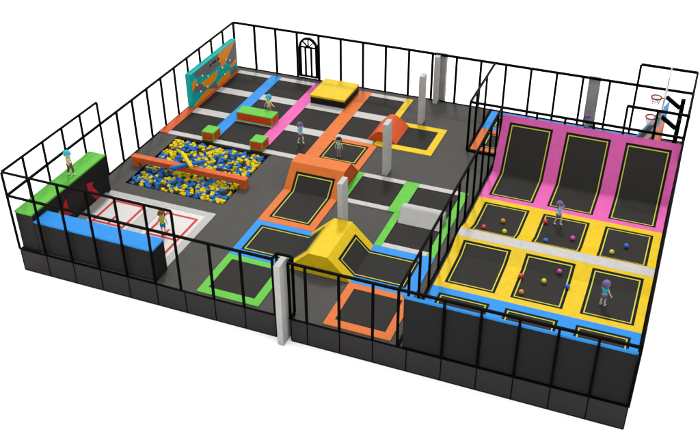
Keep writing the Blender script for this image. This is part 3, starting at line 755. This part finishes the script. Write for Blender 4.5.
    for s in 'LR':
        if lowmat: sub('sock', [('a', sl('kn'+s, 'an'+s, .25), .05), ('b', V['an'+s], .044)], 1, lowmat, cut=[('a', 'b')])
        bm = bmesh.new(); f = (V['to'+s]-V['an'+s]); f.z = 0; f = f.normalized() if f.length > .01 else Vector((0, -1, 0))
        ang = math.atan2(f.y, f.x)
        c = (V['to'+s]+V['an'+s])/2; c.z = min(V['to'+s].z, V['an'+s].z)+.012
        sphere(bm, c, .1, (1.0, .5, .48), 12, Matrix.Rotation(ang, 4, 'Z'))
        parts.append(mesh_obj('shoe', bm, shoes or M['white_cloth'], None, smooth=True))
    # hair: shell over the head with tufts
    bm = bmesh.new()
    hr = HR*1.12*hairr
    tb = bmesh.new(); bmesh.ops.create_uvsphere(tb, u_segments=22, v_segments=14, radius=1)
    dele = [v for v in tb.verts if v.co.z < -.55 or (v.co.y < -.45 and v.co.z < (.35 if not cap else .2))]
    bmesh.ops.delete(tb, geom=dele, context='VERTS')
    for v in tb.verts:
        k = 1+.05*math.sin(9*v.co.x+5*v.co.z)*math.cos(8*v.co.y) if not cap else 1
        v.co = Vector((v.co.x*hr*k, v.co.y*hr*1.03*k, v.co.z*hr*1.06*k))
    bmesh.ops.solidify(tb, geom=list(tb.faces), thickness=.02)
    bmesh.ops.transform(tb, matrix=Matrix.Translation(hc+Vector((0, .012, .02))), verts=tb.verts); merge(bm, tb)
    if cap: 
        sphere(bm, hc+Vector((0, -hr*1.05, .045)), .13, (1.0, 1.05, .14), 14)
        sphere(bm, hc+Vector((0, 0, hr*1.1)), .02, seg=8)
    else:
        for k in range(9):
            a = math.pi*(.12+.76*k/8); sphere(bm, hc+Vector((math.cos(a)*hr*.8, math.sin(a)*hr*.75+.01, -.07)), .06, (1, 1, 1.25), 8)
        for k in range(4): sphere(bm, hc+Vector((-.09+.06*k, -hr*.82, .09)), .045, (1, .6, .9), 8)
    parts.append(mesh_obj('cap' if cap else 'hair', bm, hair, None, smooth=True))
    for s in (-1, 1):
        bm = bmesh.new(); sphere(bm, hc+Vector((s*.058, -HR*.9, .01)), .02, (1, .5, 1.3), 8); parts.append(mesh_obj('eye', bm, M['eye'], None, smooth=True))
    bm = bmesh.new(); sphere(bm, hc+Vector((0, -HR*.87, -.085)), .025, (1.2, .5, .35), 8); parts.append(mesh_obj('mouth', bm, M['lips'], None, smooth=True))
    for o in parts: o.parent = t
    t.rotation_euler = (0, 0, yaw); t.scale = (scale*.94,)*3
    return t
# facing -y is yaw 0; yaw 90 deg faces +x
stride = dict(pel=(0, -.02, .72), hiL=(.075, -.02, .68), knL=(.08, -.20, .46), anL=(.08, -.14, .16), toL=(.08, -.26, .12), hiR=(-.075, -.02, .68), knR=(-.08, .02, .40), anR=(-.08, .16, .11), toR=(-.08, .05, .04),
              elL=(.22, .1, .92), wrL=(.22, .12, .75), elR=(-.2, -.12, .93), wrR=(-.16, -.3, 1.0))
walk = dict(knL=(.08, -.14, .40), anL=(.08, -.12, .09), toL=(.08, -.24, .04), knR=(-.08, .03, .38), anR=(-.08, .15, .10), toR=(-.08, .05, .035), elL=(.2, .1, .9), wrL=(.22, .06, .73), elR=(-.2, -.08, .9), wrR=(-.2, -.22, .82))
person('child in a cyan cap and pale lime shirt walking on the green platform', (.68, 3.98, 2.275), R(75), walk, M['cyan_cap'], M['pale_lime_shirt'], M['brown_cloth'], None, None, True, longlegs=True)
person('child with cyan cap and arms spread behind the long red and green block', (5.42, 17.62, .01), R(-10), dict(elL=(.26, -.03, .92), wrL=(.44, -.08, .86), elR=(-.24, 0, .88), wrR=(-.3, -.06, .68), knL=(.13, -.02, .38), anL=(.17, .02, .08), toL=(.2, -.1, .035), anR=(-.13, .02, .08), toR=(-.15, -.1, .035)), M['cyan_cap'], M['pale_lime_shirt'], M['tan_cloth'], None, None, True, longlegs=True)
person('child in purple cap and cyan shirt running on a plain bed beyond the pit', (8.75, 15.0, .01), R(60), stride, M['purple_cap'], M['cyan_shirt'], M['slate_cloth'], M['white_cloth'], None, True)
person('black-haired child in a mint shirt standing on the orange framed trampoline', (11.46, 14.45, .01), R(10), {}, M['black_hair'], M['mint_shirt'], M['grey_cloth'], M['grey_cloth'], M['grey_cloth'], False, scale=.88, longlegs=True)
person('brown-haired child in a lime shirt and blue shorts on the white court', (6.1, 3.75, .03), R(25), {}, M['brown_hair'], M['lime_shirt'], M['blue_cloth'], None, M['red_shoe'], False)
person('child in a purple cap striding on the yellow framed bed below the pink wall', (24.74, 12.0, .01), R(55), stride, M['purple_cap'], M['cyan_shirt'], M['slate_cloth'], M['white_cloth'], None, True)
person('purple-haired child in a cyan top seen from behind on the front row bed', (28.0, 6.15, .01), R(160), dict(elL=(.22, -.04, .95), wrL=(.16, -.16, 1.02), elR=(-.24, 0, .88), wrR=(-.33, -.03, .74), knL=(.1, 0, .38), anL=(.12, .04, .09), toL=(.12, -.08, .04)), M['purple_hair'], M['cyan_shirt'], M['slate_cloth'], M['white_cloth'], None, False, hairr=1.0)
person('child in a purple cap on the lane behind the pink wall', (24.42, 22.15, .01), R(30), stride, M['purple_cap'], M['cyan_shirt'], M['slate_cloth'], M['white_cloth'], None, True)

# ------------------------------------------------------------------ light, world, camera
w = bpy.data.worlds.new('World'); scene.world = w; w.use_nodes = True
bg = w.node_tree.nodes['Background']; bg.inputs['Color'].default_value = (1, 1, 1, 1); bg.inputs['Strength'].default_value = 1.25
sd = bpy.data.lights.new('sun', 'SUN'); sd.energy = 1.9; sd.angle = R(7); sd.color = (1, .97, .92)
so = bpy.data.objects.new('sun', sd); COL.objects.link(so)
so.rotation_euler = Vector((.24, -.63, -1)).to_track_quat('-Z', 'Y').to_euler()
scene.view_settings.view_transform = 'Standard'; scene.view_settings.look = 'None'
scene.view_settings.exposure = .7; scene.view_settings.gamma = 1
cd = bpy.data.cameras.new('camera'); cam = bpy.data.objects.new('camera', cd); COL.objects.link(cam); scene.camera = cam
F, CX, CY, CZ_, YAW, PIT_, ROL = 928.491065, 29.5479160, -29.1426261, 27.3268696, -.379967664, .592182880, -.00390701
cd.sensor_fit = 'HORIZONTAL'; cd.sensor_width = 36; cd.lens = F/700*36; cd.clip_end = 2000
fw = Vector((math.sin(YAW)*math.cos(PIT_), math.cos(YAW)*math.cos(PIT_), -math.sin(PIT_)))
r = Vector((math.cos(YAW), -math.sin(YAW), 0)); u = r.cross(fw)
r2 = r*math.cos(ROL)+u*math.sin(ROL); u2 = -r*math.sin(ROL)+u*math.cos(ROL)
cam.matrix_world = Matrix(((r2.x, u2.x, -fw.x, CX), (r2.y, u2.y, -fw.y, CY), (r2.z, u2.z, -fw.z, CZ_), (0, 0, 0, 1)))
